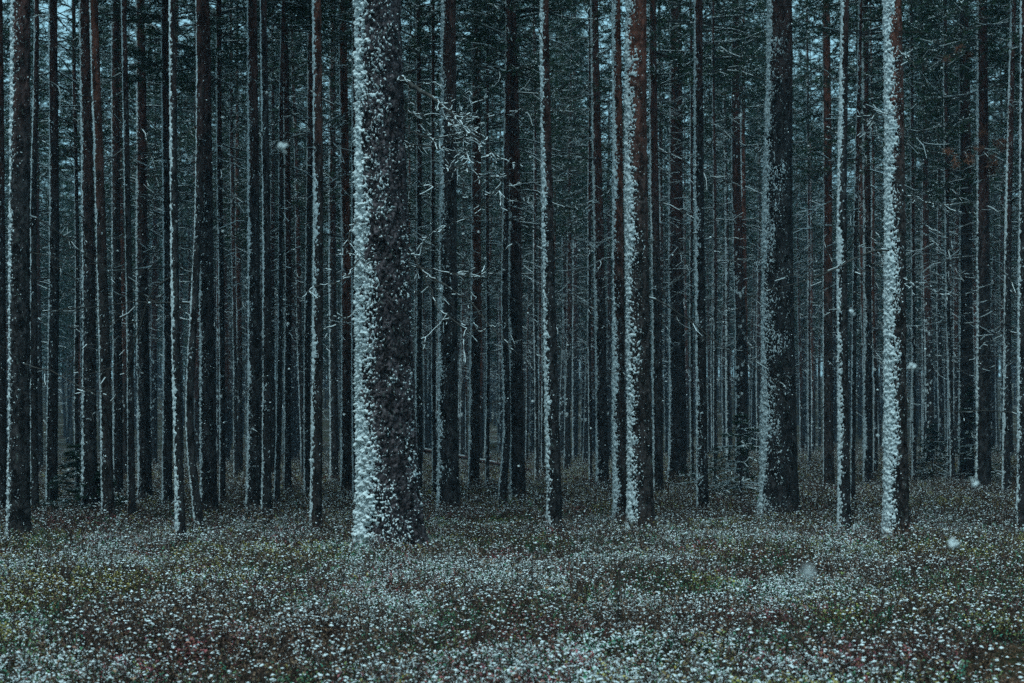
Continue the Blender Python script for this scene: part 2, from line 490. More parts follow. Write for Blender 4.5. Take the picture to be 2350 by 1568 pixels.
def make_crown(seed, H=20.0, dead0=0.20, live0=0.46, rad0=1.9, dens=1.0, needle_n=7):
    rng = np.random.default_rng(seed); mb = MB()
    C, D, S, SR = [], [], [], []
    z = H * dead0
    while z < H - 0.3:
        t = (z / H - live0) / (1 - live0)
        live = t > rng.normal(0, 0.04)
        nb = rng.integers(3, 6) if live else rng.integers(1, 5)
        if rng.random() > dens: nb = max(1, nb - 2)
        for _ in range(nb):
            az = rng.uniform(0, 6.283)
            if live:
                L = rad0 * (1 - 0.75 * max(t, 0)) * rng.uniform(0.6, 1.15) * (0.75 + 0.25 * min(1, t * 6))
                el = rng.uniform(-0.1, 0.35) + 0.5 * t; dr = 0.35
            else:
                L = rng.uniform(0.5, 1.9) * (0.6 + 0.4 * (z / H) / live0); el = rng.uniform(-0.35, 0.3); dr = 0.5
            P = kinky((0, 0, z + rng.uniform(-0.1, 0.1)), az, el, L, 5, rng, dr, 0.5, 0.15)
            r = 0.010 + 0.007 * L * (1 if live else 0.5)
            R = np.linspace(r, 0.005, 6)
            mb.tube(P, R, 0, 3); snow_on(mb, P, R, rng, 2, 0.30, 3, 0.75)
            ntw = rng.integers(8, 13) if live else rng.integers(3, 9)
            for _t in range(ntw):
                u = rng.uniform(0.18, 1.0) * 5; i = min(4, int(u)); p = P[i] + (P[i + 1] - P[i]) * (u - i)
                d = P[i + 1] - P[i]; a2 = math.atan2(d[1], d[0]) + rng.choice([-1, 1]) * rng.uniform(0.3, 1.2)
                l = L * rng.uniform(0.14, 0.36)
                T = kinky(p, a2, rng.uniform(-0.35, 0.45), l, 2, rng, 0.15, 0.2, 0.3)
                mb.tube(T, (0.006, 0.005, 0.003), 0, 3)
                if rng.random() < (0.25 if live else 0.3): snow_on(mb, T, 0.004, rng, 2, 0.7)
                if live:
                    dd = (T[2] - T[0]); dd /= np.linalg.norm(dd) + 1e-9
                    for q in (T[1], T[2], T[2] + dd * 0.05):
                        C.append(q); D.append(dd)
                        if rng.random() < 0.22: S.append(q + np.array([0, 0, 0.03]) + rng.normal(0, 0.02, 3)); SR.append(rng.uniform(0.014, 0.034))
                elif rng.random() < 0.5:
                    T2 = kinky(T[1], a2 + rng.uniform(-1, 1), rng.uniform(-0.4, 0.4), l * 0.6, 2, rng); mb.tube(T2, 0.003, 0, 3)
        z += rng.uniform(0.18, 0.42) / (1.0 if live else 0.8)
    mb.needles(C, D, needle_n, 0.13, 0.014, 1, rng, 0.6)
    mb.blobs(S, SR, 2, rng, 0.6)
    return mb.mesh('crown', [TWIG, NEEDLE, SNOW], smooth=False)

CROWNS = [make_crown(11, dead0=0.22, live0=0.44), make_crown(12, dead0=0.18, live0=0.50, rad0=1.6), make_crown(13, dead0=0.25, live0=0.40, rad0=2.1),
          make_crown(14, dead0=0.20, live0=0.55, rad0=1.7), make_crown(15, dead0=0.16, live0=0.36, rad0=1.7), make_crown(16, dead0=0.22, live0=0.48, rad0=2.2)]

CROWNS_HIGH = [make_crown(17, dead0=0.42, live0=0.52), make_crown(18, dead0=0.44, live0=0.48, rad0=1.7)]

# ------------------------------------------------------------------ the pines one can tell apart
# key: x at foot, y at foot, width at foot, x at top of frame, width there, label, options
TREES = [
 ('A', 44, 1252, 47, 44, 40, 'sturdy pine beside the picture border at the edge of the shrub clearing', {}),
 ('B0', 6, 1195, 18, -2, 16, 'dark pine stem cut off by the picture border behind the sturdy edge pine', {}),
 ('B', 82, 1205, 18, 84, 10, 'narrow dark pine directly behind the sturdy pine at the picture border', {'wob': 0.03}),
 ('C', 119, 1190, 25, 122, 18, 'snow-striped pine with a small spruce growing against its foot', {}),
 ('C2', 178, 1150, 10, 170, 8, 'thin straight pine just before the two dark leaning pines over the small spruce', {}),
 ('D', 206, 1200, 33, 194, 20, 'straight dark pine, upright one of the pair above the small spruce', {}),
 ('E', 250, 1212, 27, 212, 17, 'reddish pine leaning towards the upright dark pine above the small spruce', {'bark': 'red'}),
 ('E2', 272, 1160, 22, 268, 16, 'dark pine half hidden behind the reddish leaning pine', {}),
 ('F', 303, 1212, 17, 283, 11, 'slender snow-lined pine between the leaning reddish pine and a stout dark one', {}),
 ('G', 334, 1165, 30, 322, 18, 'stout dark pine with crusted foot beside bright yellow moss', {}),
 ('H', 385, 1180, 22, 378, 15, 'dark pine close behind the white slender stem, snow in flecks', {}),
 ('I', 416, 1255, 21, 397, 14, 'slender bright white-striped pine standing furthest forward among the thin stems', {'flecks': 0.4, 'width': 72}),
 ('J', 458, 1240, 19, 456, 14, 'crooked pine with a bend near its foot beside the slender white-striped stem', {'kink': 0.11}),
 ('K', 481, 1195, 36, 465, 24, 'thick dark pine with little snow behind the crooked bent pine', {'width': 40}),
 ('L', 511, 1165, 13, 505, 12, 'thin pine touching the far side of the thick dark pine behind the bend', {}),
 ('L2', 541, 1110, 9, 528, 7, 'very thin leaning pole between the thick dark pine and a snow-flecked one', {}),
 ('M', 584, 1195, 32, 578, 20, 'straight pine with flecked snow, thicker of two standing close together', {}),
 ('N', 613, 1207, 22, 602, 14, 'thinner of two pines close together, stem leaning at the flecked straight one', {}),
 ('O', 635, 1180, 13, 650, 8, 'thin pine just behind the close pair of flecked pines', {}),
 ('P', 661, 1145, 16, 655, 12, 'slim dark pine in the gap before the clean grey-white pine', {}),
 ('Q', 725, 1232, 26, 727, 19, 'clean upright pine with solid white stripe and red upper bark before the massive trunk', {'flecks': 0.35, 'bark': 'red', 'width': 72}),
 ('Q2', 706, 1150, 15, 712, 12, 'dark pine hidden behind the clean upright pine with solid white stripe', {}),
 ('R', 768, 1113, 19, 762, 13, 'far pine framed by yellow grass before the massive trunk', {}),
 ('S', 795, 1140, 24, 787, 17, 'dark reddish pine just before the massive trunk', {'bark': 'red'}),
 ('T', 822, 1170, 22, 814, 16, 'pine mostly covered by the massive snow-plastered trunk', {}),
 ('BIG', 897, 1268, 132, 866, 94, 'massive old pine with thick snow crust and scaly flared foot', {}),
 ('T2', 962, 1150, 14, 957, 11, 'thin pine seen against the bare flank of the massive trunk', {}),
 ('T3', 998, 1150, 10, 992, 8, 'thin dark pole between the massive trunk and the flared dark pine', {}),
 ('U', 1030, 1195, 47, 1027, 30, 'dark pine with flared foot standing next behind the massive trunk', {'width': 45, 'flecks': 0.7}),
 ('V', 1087, 1135, 25, 1094, 18, 'rust-barked pine behind the fallen log', {'bark': 'red'}),
 ('W', 1118, 1135, 9, 1120, 7, 'very thin pole next to the rust-barked pine at the fallen log', {}),
 ('X', 1153, 1165, 18, 1163, 11, 'pine with white stripe crossed by the long drooping branches', {'kink': -0.08}),
 ('Y', 1190, 1160, 33, 1172, 22, 'broad dark pine without snow, touching the white-striped one by the drooping branches', {'width': 34, 'flecks': 0.15}),
 ('AA', 1232, 1108, 9, 1226, 6, 'thin snow-lined pole before the bright pine in the middle clearing', {}),
 ('AA2', 1246, 1100, 8, 1243, 6, 'thin pole tight against the bright pine in the middle clearing', {}),
 ('Z', 1274, 1237, 33, 1250, 18, 'bright pine with broad white snow stripe standing alone in the middle clearing', {'flecks': 0.5, 'width': 66}),
 ('AB', 1304, 1062, 14, 1285, 9, 'far thin pine next to the lone bright pine', {}),
 ('AB2', 1320, 1060, 11, 1318, 9, 'far dark pine over the reddish heather past the lone bright pine', {}),
 ('AC0', 1356, 1115, 8, 1352, 6, 'dark bare pole before the flecked pine in the dim gap', {'flecks': 0.1}),
 ('AC', 1383, 1130, 28, 1366, 17, 'flecked dark pine in the dim gap before the two close white-striped pines', {'width': 40}),
 ('AD', 1424, 1213, 31, 1411, 18, 'thinner of the two close white-striped pines, red-brown on top', {'bark': 'red', 'width': 64}),
 ('AE', 1471, 1232, 55, 1464, 45, 'thicker of the two close white-striped pines, scaly red bark above', {'bark': 'red', 'width': 66, 'flecks': 0.8}),
 ('AF', 1510, 1145, 24, 1500, 16, 'dark leaning pine behind the thicker white-striped pine', {'width': 30, 'flecks': 0.2}),
 ('AF2', 1518, 1100, 7, 1514, 6, 'thin snow-lined pole just past the close white-striped pair', {}),
 ('AG', 1556, 1112, 40, 1550, 26, 'wide black pine in the dark, no snow on it', {'width': 25, 'flecks': 0.08}),
 ('AG2', 1590, 1120, 8, 1585, 6, 'thin pole behind the flecked pine near the young spruce', {}),
 ('AH', 1613, 1195, 26, 1608, 18, 'flecked slim pine next to the dark young spruce', {'flecks': 0.9}),
 ('AH2', 1640, 1130, 8, 1636, 6, 'thin dark pole at the branches of the young spruce', {'flecks': 0.1}),
 ('AI', 1672, 1085, 10, 1660, 7, 'thin very bright snow-lined pole above the young spruce', {'flecks': 0.2, 'width': 75}),
 ('AI2', 1712, 1090, 9, 1700, 7, 'thin pole between the bright snow-lined one and the broad old pine', {}),
 ('AJ', 1787, 1206, 86, 1790, 52, 'broad old pine, nearly black, with coarse snow flecks on one side', {'width': 34, 'flecks': 1.0}),
 ('AK2', 1858, 1080, 7, 1852, 6, 'thin dark pole over the pale snowy patch', {}),
 ('AK', 1903, 1132, 24, 1895, 17, 'bare red-brown pine behind the slim white-striped one', {'bark': 'red', 'width': 15, 'flecks': 0.05}),
 ('AL', 1938, 1228, 27, 1938, 17, 'slim white-striped pine between the broad old pine and the orange-barked one', {'flecks': 0.5, 'width': 66}),
 ('AM', 1957, 1180, 11, 1975, 9, 'thin stem leaning close along the slim white-striped pine', {}),
 ('AN', 1992, 1118, 20, 1985, 14, 'dark pine in the gap before the orange-barked pine', {}),
 ('AO', 2058, 1242, 53, 2046, 37, 'orange-barked pine with lumpy snow flank and deeply furrowed foot', {'bark': 'red', 'width': 70, 'flecks': 1.0}),
 ('AP', 2098, 1108, 10, 2088, 8, 'thin dark pole just past the orange-barked pine', {}),
 ('AQ', 2187, 1120, 11, 2166, 8, 'thin snow-lined pine leaning over in front of the black thicket', {}),
 ('AU', 2218, 1115, 34, 2212, 22, 'black pine within the thicket beyond the leaning thin one', {'width': 15, 'flecks': 0.05}),
 ('AR', 2256, 1142, 34, 2255, 22, 'dark pine carrying rusty withered needle sprays', {'width': 22, 'flecks': 0.1}),
 ('AS', 2309, 1148, 18, 2326, 12, 'pale snow-striped pine leaning outward near the picture border', {}),
 ('AT', 2344, 1232, 19, 2343, 15, 'white-striped pine cut by the picture border on the snowy heather', {}),
]
GROUP_NEAR = 'pine trees of the forest front'
BRNG = np.random.default_rng(4)
tree_pos = []
ROOTS = {}

def place_branches(root, H, zlo, zhi, n, rng, rad, axis):
    for _ in range(n):
        z = rng.uniform(zlo, zhi)
        b = link('branch', BARE[rng.integers(0, len(BARE))], root)
        az = rng.uniform(0, 6.283); ax, ay = axis(np.array([z]))
        r = float(rad(np.array([z]))[0]) * 0.8
        b.location = (float(ax[0]) + math.cos(az) * r, float(ay[0]) + math.sin(az) * r, z)
        s = rng.uniform(0.6, 1.2)
        b.rotation_euler = (rng.uniform(-0.4, 0.4), rng.uniform(-0.35, 0.45), az); b.scale = (s, s, s)

for n, (key, xb, yb, w, xt, wt, label, op) in enumerate(TREES):
    x, d, zg = foot(xb, yb)
    tree_pos.append((x, d))
    zt = EYE + HORIZON / FPX * d - zg           # height of the frame's top edge there
    r0 = w / FPX * d / 2; rt = wt / FPX * d / 2
    mpx = d / FPX * (PW / 1024)                 # metres per rendered pixel
    H = max(17.0 + 22.0 * rt, zt + 5.0)
    seed = 200 + n
    root = link('pine_tree', None)
    root.location = (x, d, zg)
    root.rotation_euler = (0, math.atan2((xt - xb) / FPX * d, zt), 0)
    tag(root, label, 'pine tree', GROUP_NEAR)
    if key == 'BIG':
        bark_me, snow_me, axis, rad = trunk_meshes(seed, r0 * 1.04, rt, zt, H, zt + 0.8, 0.0095, 200, 185, 0.0088, plate=0.05, amp=0.022, bark=BARK_OLD,
                                  thick=0.055, width=58, lump=0.046, flecks=1.15, flare=0.30, flare_h=0.30, wob=0.02, floor=0.62, span=168)
    elif w >= 30:
        bark_me, snow_me, axis, rad = trunk_meshes(seed, r0, rt, zt, H, zt + 0.5, mpx * 1.5, max(36, int(w * 1.1)), max(30, int(w * 1.0)), mpx * 0.95, plate=0.045, amp=0.011,
                                  bark=BARK_RED if op.get('bark') else BARK, thick=min(0.036, 0.24 * r0), width=op.get('width', 42), lump=0.036, flecks=op.get('flecks', 0.55), flare=0.30, flare_h=0.28, wob=0.012)
    else:
        bark_me, snow_me, axis, rad = trunk_meshes(seed, r0, rt, zt, H, zt + 0.5, mpx * 3.0, 18 if w > 15 else 12, 22 if w > 15 else 14, mpx * 1.2, plate=0.045, amp=0.006,
                                  bark=BARK_RED if op.get('bark') else BARK, thick=min(0.028, 0.26 * r0), width=op.get('width', 40), lump=0.036, flecks=op.get('flecks', 0.45), flare=0.26, flare_h=0.25,
                                  wob=op.get('wob', 0.015), kink=op.get('kink', 0.0))
    link('snow_crust', snow_me, link('trunk', bark_me, root))
    c = link('crown', CROWNS_HIGH[n % 2] if d < 21 else CROWNS[n % len(CROWNS)], root)
    s = H / 20.0; c.scale = (s * 0.95, s * 0.95, s); c.rotation_euler = (0, 0, BRNG.uniform(0, 6.28))
    if w >= 12 and key != 'BIG':
        place_branches(root, H, 1.2, max(zt, 4.0), 3 if d < 24 else 6, BRNG, rad, axis)
    ROOTS[key] = (root, d, axis, rad, H)

# the massive pine's own limbs, laid out one by one
def limb(key, pts, r0, r1, seed, twigs, snow=0.75, needles=None, tl=(0.15, 0.42), dd=0.0):
    """a limb through photo grid points; pts are (x, y, nearer/farther in metres)"""
    root, d, axis, rad, H = ROOTS[key]
    rng = np.random.default_rng(seed); mb = MB()
    K = np.array([at(px, py, d + o) for px, py, o in pts])
    t = np.linspace(0, len(K) - 1, (len(K) - 1) * 9 + 1); i = np.minimum(t.astype(int), len(K) - 2); f = (t - i)[:, None]
    P = K[i] * (1 - f) + K[i + 1] * f
    P[1:-1] = (P[:-2] + P[1:-1] * 2 + P[2:]) / 4
    P[1:] += rng.normal(0, 0.004, (len(P) - 1, 3)); P[::3] += rng.normal(0, 0.010, P[::3].shape)
    tt = np.linspace(0, 1, len(P))[:, None]; P += np.sin(tt * math.pi * rng.uniform(1.5, 3.2)) * rng.normal(0, 0.05, 3) * tt
    inv = np.linalg.inv(np.array(root.matrix_basis))
    P = P @ inv[:3, :3].T + inv[:3, 3]
    R = np.linspace(r0, r1, len(P)) * (0.62 if r0 < 0.03 else 0.9)
    mb.tube(P, R, 0, 6); snow_on(mb, P, R, rng, 1, snow * 0.4, 5, 0.4)
    C, D = [], []
    for _ in range(twigs):
        k = rng.integers(3, len(P)); dv = P[k] - P[k - 3]; az = math.atan2(dv[1], dv[0]) + rng.choice([-1, 1]) * rng.uniform(0.3, 1.3)
        l = rng.uniform(*tl); el = math.atan2(dv[2], np.hypot(dv[0], dv[1])) * 0.5 + rng.uniform(-0.6, 0.5)
        T = kinky(P[k], az, el, l, 8, rng, 0.1, 0.6, 0.28); rr = np.linspace(max(R[k] * 0.4, 0.004), 0.002, len(T))
        mb.tube(T, rr, 0, 4); snow_on(mb, T, np.maximum(rr, 0.003), rng, 1, snow * 0.45)
        for _k in range(3):
            j = rng.integers(1, len(T)); T2 = kinky(T[j], az + rng.uniform(-1.3, 1.3), el + rng.uniform(-0.5, 0.5), l * 0.4, 3, rng, 0, 0.3, 0.4)
            mb.tube(T2, 0.0025, 0, 3); snow_on(mb, T2, 0.003, rng, 1, snow * 0.4)
            if needles is not None:
                C += [T2[-1], T2[1], T[-1]]; D += [T2[-1] - T2[0]] * 3
    if needles is not None:
        D = np.array(D); D /= np.linalg.norm(D, axis=1)[:, None] + 1e-9
        mb.needles(C, D, 16, 0.11, 0.012, 2, rng, 0.8)
    me = mb.mesh('branch', [TWIG, SNOW] + ([needles] if needles else []))
    return link('branch', me, root)

b = limb('BIG', [(905, 172, 0), (928, 183, -0.1), (985, 222, -0.3), (1040, 264, -0.5)], 0.032, 0.016, 1, 10, 0.9)
b['label'] = 'thick broken branch loaded with snow'
limb('BIG', [(1038, 262, -0.5), (1060, 272, -0.6), (1082, 268, -0.7)], 0.012, 0.005, 2, 8, 0.9, tl=(0.12, 0.35))
limb('BIG', [(920, 245, 0), (955, 262, -0.2), (1000, 268, -0.4), (1050, 290, -0.7)], 0.014, 0.006, 3, 14, 0.8)
limb('BIG', [(925, 292, 0), (985, 318, -0.3), (1040, 310, -0.5), (1090, 300, -0.7)], 0.014, 0.006, 4, 14, 0.8)
limb('BIG', [(930, 330, 0), (1010, 335, -0.4), (1080, 306, -0.7), (1135, 360, -1.0)], 0.016, 0.007, 5, 16, 0.8)
limb('BIG', [(1050, 345, -0.5), (1075, 385, -0.6), (1142, 410, -0.8), (1148, 440, -0.8)], 0.012, 0.006, 6, 12, 0.9, tl=(0.12, 0.4))
limb('BIG', [(1082, 308, -0.7), (1075, 360, -0.8), (1037, 399, -0.9), (1008, 434, -0.9)], 0.008, 0.004, 7, 7, 0.7)
limb('BIG', [(940, 570, 0.1), (967, 614, -0.1), (1015, 649, -0.3), (1055, 689, -0.5), (1095, 729, -0.7), (1187, 782, -1.0), (1215, 810, -1.2)], 0.02, 0.004, 8, 5, 0.3)
limb('BIG', [(958, 600, 0), (1002, 704, -0.4), (1065, 751, -0.7), (1115, 771, -0.9), (1160, 755, -1.1)], 0.013, 0.004, 9, 7, 0.85)
limb('BIG', [(1146, 430, -0.8), (1090, 492, -0.9), (1015, 524, -0.9), (970, 563, -0.9)], 0.008, 0.004, 10, 7, 0.6)
limb('BIG', [(935, 610, 0), (1023, 624, -0.5), (1105, 639, -0.9), (1168, 634, -1.1)], 0.010, 0.004, 11, 5, 0.7)
b = limb('BIG', [(845, 575, 0), (827, 594, -0.1), (790, 630, -0.3), (745, 662, -0.5), (700, 683, -0.7)], 0.015, 0.006, 12, 3, 0.95, tl=(0.1, 0.25))
b['label'] = 'snow-lined branch reaching across the clean upright pine'
limb('BIG', [(835, 470, 0.1), (812, 515, -0.1), (787, 572, -0.3), (752, 598, -0.5)], 0.011, 0.005, 13, 4, 0.6)
limb('BIG', [(840, 720, 0.1), (800, 726, -0.2), (760, 716, -0.4)], 0.009, 0.004, 14, 2, 0.5)
limb('AR', [(2256, 300, 0), (2280, 322, -0.4), (2305, 335, -0.7)], 0.012, 0.004, 20, 5, 0.3, RUST, (0.15, 0.35))
limb('AR', [(2250, 330, 0), (2222, 348, -0.4), (2190, 352, -0.8)], 0.012, 0.004, 21, 4, 0.3, RUST, (0.15, 0.3))
limb('AR', [(2256, 372, 0), (2272, 390, -0.4), (2262, 405, -0.6)], 0.010, 0.004, 22, 3, 0.3, RUST, (0.12, 0.3))
limb('AR', [(2250, 120, 0), (2215, 128, -0.4), (2185, 125, -0.7)], 0.010, 0.004, 23, 3, 0.3, RUST, (0.12, 0.3))
limb('D', [(200, 706, 0), (178, 707, -0.2), (140, 706, -0.5)], 0.020, 0.014, 24, 1, 1.0, tl=(0.1, 0.15))
limb('K', [(486, 180, 0), (520, 190, -0.2), (560, 198, -0.4)], 0.020, 0.010, 25, 5, 0.9)
limb('C', [(120, 165, 0), (95, 175, -0.3), (70, 190, -0.5)], 0.022, 0.012, 26, 5, 0.95)
limb('X', [(1163, 150, 0), (1110, 150, -0.2), (1050, 162, -0.5)], 0.018, 0.008, 27, 6, 0.5)
limb('X', [(1163, 22, 0), (1110, 18, -0.2), (1030, 25, -0.5)], 0.022, 0.010, 28, 6, 0.4)
limb('AJ', [(1770, 560, 0), (1738, 610, -0.4), (1712, 650, -0.7)], 0.014, 0.006, 29, 5, 0.8)
limb('AJ', [(1765, 300, 0), (1742, 330, -0.3), (1748, 360, -0.5)], 0.014, 0.006, 30, 5, 0.8)
limb('AO', [(2050, 118, 0), (2082, 125, -0.2), (2104, 160, -0.5)], 0.014, 0.006, 31, 4, 0.8)
limb('AO', [(2066, 445, 0), (2110, 462, -0.3), (2190, 475, -0.7)], 0.012, 0.005, 32, 6, 0.5)
limb('AO', [(2066, 640, 0), (2100, 652, -0.3), (2130, 668, -0.6)], 0.010, 0.004, 33, 5, 0.7)
limb('AO', [(2046, 262, 0), (2000, 268, -0.3), (1960, 268, -0.6)], 0.010, 0.004, 34, 4, 0.9)
limb('Z', [(1255, 230, 0), (1220, 240, -0.2), (1180, 252, -0.5)], 0.010, 0.004, 35, 3, 0.5)
limb('AD', [(1412, 410, 0), (1395, 440, -0.3), (1372, 462, -0.6)], 0.010, 0.004, 36, 3, 0.8)

# ------------------------------------------------------------------ the countless-looking stems behind, still one by one
RV = np.random.default_rng(77)
VAR = []
for k in range(7):
    r0 = [0.10, 0.13, 0.085, 0.15, 0.11, 0.17, 0.07][k]
    bm_, sm_, ax_, ra_ = trunk_meshes(900 + k, r0, r0 * 0.62, 10.0, 20.0, 17.0, 0.11, 10, 12, 0.05, plate=0.06, amp=0.006,
                                      bark=BARK_RED if k % 3 == 0 else BARK, thick=0.017, width=[26, 7, 30, 5, 20, 5, 34][k], lump=0.07, flecks=0.35, flare=0.15, flare_h=0.3, wob=0.02)
    VAR.append((bm_, sm_))

near_xy = list(tree_pos)
FILL = []
tries = 0
def in_frame(x, y, m=0.0): return abs(x) < y * (PW / 2) / FPX + m
while len(FILL) < 245 and tries < 60000:
    tries += 1
    y = math.sqrt(RV.uniform(15 ** 2, 92 ** 2)); x = RV.uniform(-1, 1) * (y * 0.36 * 1.12 + 3)
    if in_frame(x, y, 0.6) and y < 37: continue
    if y < 24 and abs(x) < 9 : continue
    if float(fbm(np.array([[x * 0.16, y * 0.10, 3.0]]), 123, 2)[0]) < RV.uniform(0.30, 0.62): continue
    mind = 1.7 if y > 37 else 2.6
    if any((x - a) ** 2 + (y - b_) ** 2 < mind * mind for a, b_ in near_xy): continue
    near_xy.append((x, y)); FILL.append((x, y))
FILL.sort(key=lambda t: t[1])
GROUP_FAR = 'pines standing in the depth of the forest'
fill_roots = []
for n, (x, y) in enumerate(FILL):
    k = int(RV.integers(0, len(VAR)))
    root = link('pine_tree', None)
    root.location = (x, y, gz(x, y)); s = RV.uniform(0.85, 1.12); root.scale = (s, s, s)
    root.rotation_euler = (RV.normal(0, 0.008), RV.normal(0, 0.012), 0)
    fill_roots.append((PW / 2 + x / y * FPX, y, root))
    link('snow_crust', VAR[k][1], link('trunk', VAR[k][0], root))
    c = link('crown', CROWNS[int(RV.integers(0, len(CROWNS)))], root); c.rotation_euler = (0, 0, RV.uniform(0, 6.28))

MARKS = [(44, 'sturdy edge pine'), (206, 'upright dark pine'), (303, 'slender pine'), (416, 'forward stem'), (481, 'thick dark pine'), (584, 'flecked pine'),
         (725, 'clean upright pine'), (897, 'massive trunk'), (1030, 'flared dark pine'), (1190, 'broad snowless pine'), (1274, 'lone bright pine'), (1424, 'close striped pair'), (1613, 'flecked slim pine'),
         (1787, 'broad old pine'), (1938, 'slim pine'), (2058, 'orange-barked pine'), (2256, 'rusty-needled pine'), (2344, 'border pine')]
ORD = ['first', 'second', 'third', 'fourth', 'fifth', 'sixth', 'seventh', 'eighth', 'ninth', 'tenth', 'eleventh', 'twelfth']
gaps = {}
for px, y, root in fill_roots:
    if px < 44: g = 'beyond the sturdy edge pine'
    elif px > 2344: g = 'beyond the border pine'
    else:
        k = max(i for i, m in enumerate(MARKS[:-1]) if m[0] <= px)
        g = 'between the %s and the %s' % (MARKS[k][1], MARKS[k + 1][1])
    gaps.setdefault((g, y < 58), []).append((px, root))
for (g, mid), lst in gaps.items():
    lst.sort(key=lambda t: t[0])
    for i, (px, root) in enumerate(lst):
        if mid:
            tag(root, 'dim pine %s%s' % (g, ', %s from that pine' % ORD[i] if len(lst) > 1 and i < 12 and 'between' not in g else (', %s of %d' % (ORD[i], len(lst)) if len(lst) > 1 and i < 12 else '')), 'pine tree', 'thin pines in the middle distance')
        else:
            tag(root, 'faint far stem %s' % g, 'pine tree', 'far pines ' + g)

# ------------------------------------------------------------------ scattering by geometry nodes
def scatter(name, pts, rot, scl, idx, coll, label, kind='stuff'):
    me = bpy.data.meshes.new(name)
    me.vertices.add(len(pts)); me.vertices.foreach_set('co', np.asarray(pts, np.float32).ravel())
    a = me.attributes.new('rot', 'FLOAT_VECTOR', 'POINT'); a.data.foreach_set('vector', np.asarray(rot, np.float32).ravel())
    a = me.attributes.new('scl', 'FLOAT', 'POINT'); a.data.foreach_set('value', np.asarray(scl, np.float32))
    a = me.attributes.new('idx', 'INT', 'POINT'); a.data.foreach_set('value', np.asarray(idx, np.int32))
    o = link(name, me)
    ng = bpy.data.node_groups.new(name, 'GeometryNodeTree')
    ng.interface.new_socket('Geometry', in_out='INPUT', socket_type='NodeSocketGeometry')
    ng.interface.new_socket('Geometry', in_out='OUTPUT', socket_type='NodeSocketGeometry')
    gi = ng.nodes.new('NodeGroupInput'); go = ng.nodes.new('NodeGroupOutput')
    ci = ng.nodes.new('GeometryNodeCollectionInfo'); ci.inputs['Collection'].default_value = coll
    ci.inputs['Separate Children'].default_value = True; ci.inputs['Reset Children'].default_value = True
    ip = ng.nodes.new('GeometryNodeInstanceOnPoints'); ip.inputs['Pick Instance'].default_value = True
    def attr(nm, t):
        n = ng.nodes.new('GeometryNodeInputNamedAttribute'); n.data_type = t; n.inputs['Name'].default_value = nm
        return [s for s in n.outputs if s.enabled and s.name == 'Attribute'][0]
    L = ng.links.new
    L(gi.outputs[0], ip.inputs['Points']); L(ci.outputs[0], ip.inputs['Instance'])
    L(attr('idx', 'INT'), ip.inputs['Instance Index']); L(attr('scl', 'FLOAT'), ip.inputs['Scale'])
    er = ng.nodes.new('FunctionNodeEulerToRotation'); L(attr('rot', 'FLOAT_VECTOR'), er.inputs[0]); L(er.outputs[0], ip.inputs['Rotation'])
    L(ip.outputs[0], go.inputs[0])
    md = o.modifiers.new('scatter', 'NODES'); md.node_group = ng
    tag(o, label, kind=kind)
    return o

def source_collection(name, meshes):
    c = bpy.data.collections.new(name)
    for i, me in enumerate(meshes):
        c.objects.link(bpy.data.objects.new('%s_%02d' % (name, i), me))
    return c

# far wood plus added unseen pines around the camera, one mass
far_meshes = []
for k in range(4):
    rng = np.random.default_rng(500 + k); mb = MB()
    z = np.linspace(-0.3, 20, 14); P = np.stack((0.05 * np.sin(z), 0.05 * np.cos(z * 0.7), z), 1)
    mb.tube(P, np.linspace(0.13, 0.02, 14), 0, 6)
    S = P[:10] + np.array([-0.085, 0.0, 0]); snow_on(mb, S, 0.03, rng, 2, 0.4, 5, 1.0)
    C, D = [], []
    for _ in range(230):
        zz = 20 * (0.12 + 0.87 * rng.random() ** 0.75); L_ = 1.9 * (1.05 - zz / 20) + 0.3
        B = kinky((0, 0, zz), rng.uniform(0, 6.28), rng.uniform(-0.3, 0.3), L_, 3, rng, 0.3, 0.3)
        mb.tube(B, (0.02, 0.014, 0.01, 0.006), 0, 3)
        if rng.random() < 0.3: snow_on(mb, B, 0.012, rng, 2, 0.6)
        if zz > 7:
            for q in B[1:]:
                C += [q, q + rng.normal(0, 0.15, 3), q + rng.normal(0, 0.2, 3)]; D += [[0, 0, 0.4]] * 3
    mb.needles(C, D, 9, 0.22, 0.035, 1, rng, 0.8)
    far_meshes.append(mb.mesh('far_pine', [BARK, NEEDLE, SNOW], False))
rng = np.random.default_rng(8)
y = np.sqrt(rng.uniform(94 ** 2, 215 ** 2, 1500)); x = rng.uniform(-1, 1, 1500) * (y * 0.42 + 8)
sx = rng.uniform(-42, 42, 1100); sy = rng.uniform(-48, 94, 1100)  # unseen pines beside and behind the camera, added to cut low side light
off = np.where(sy > 2, np.abs(sx) > np.maximum(sy * 0.40 + 4.5, 7.5), np.hypot(sx, sy) > 7.5)
off &= rng.random(1100) < 0.75
x = np.concatenate((x[:1150], sx[off])); y = np.concatenate((y[:1150], sy[off]))
P = np.stack((x, y, ground_z(x, y)), 1)
R_ = np.stack((rng.normal(0, .01, len(x)), rng.normal(0, .01, len(x)), rng.uniform(-0.6, 0.6, len(x))), 1)
scatter('forest', P, R_, rng.uniform(0.7, 1.0, len(x)), rng.integers(0, 4, len(x)), source_collection('far_pine', far_meshes), 'dark far-off pine wood closing the view, with unseen pines added to block side light')

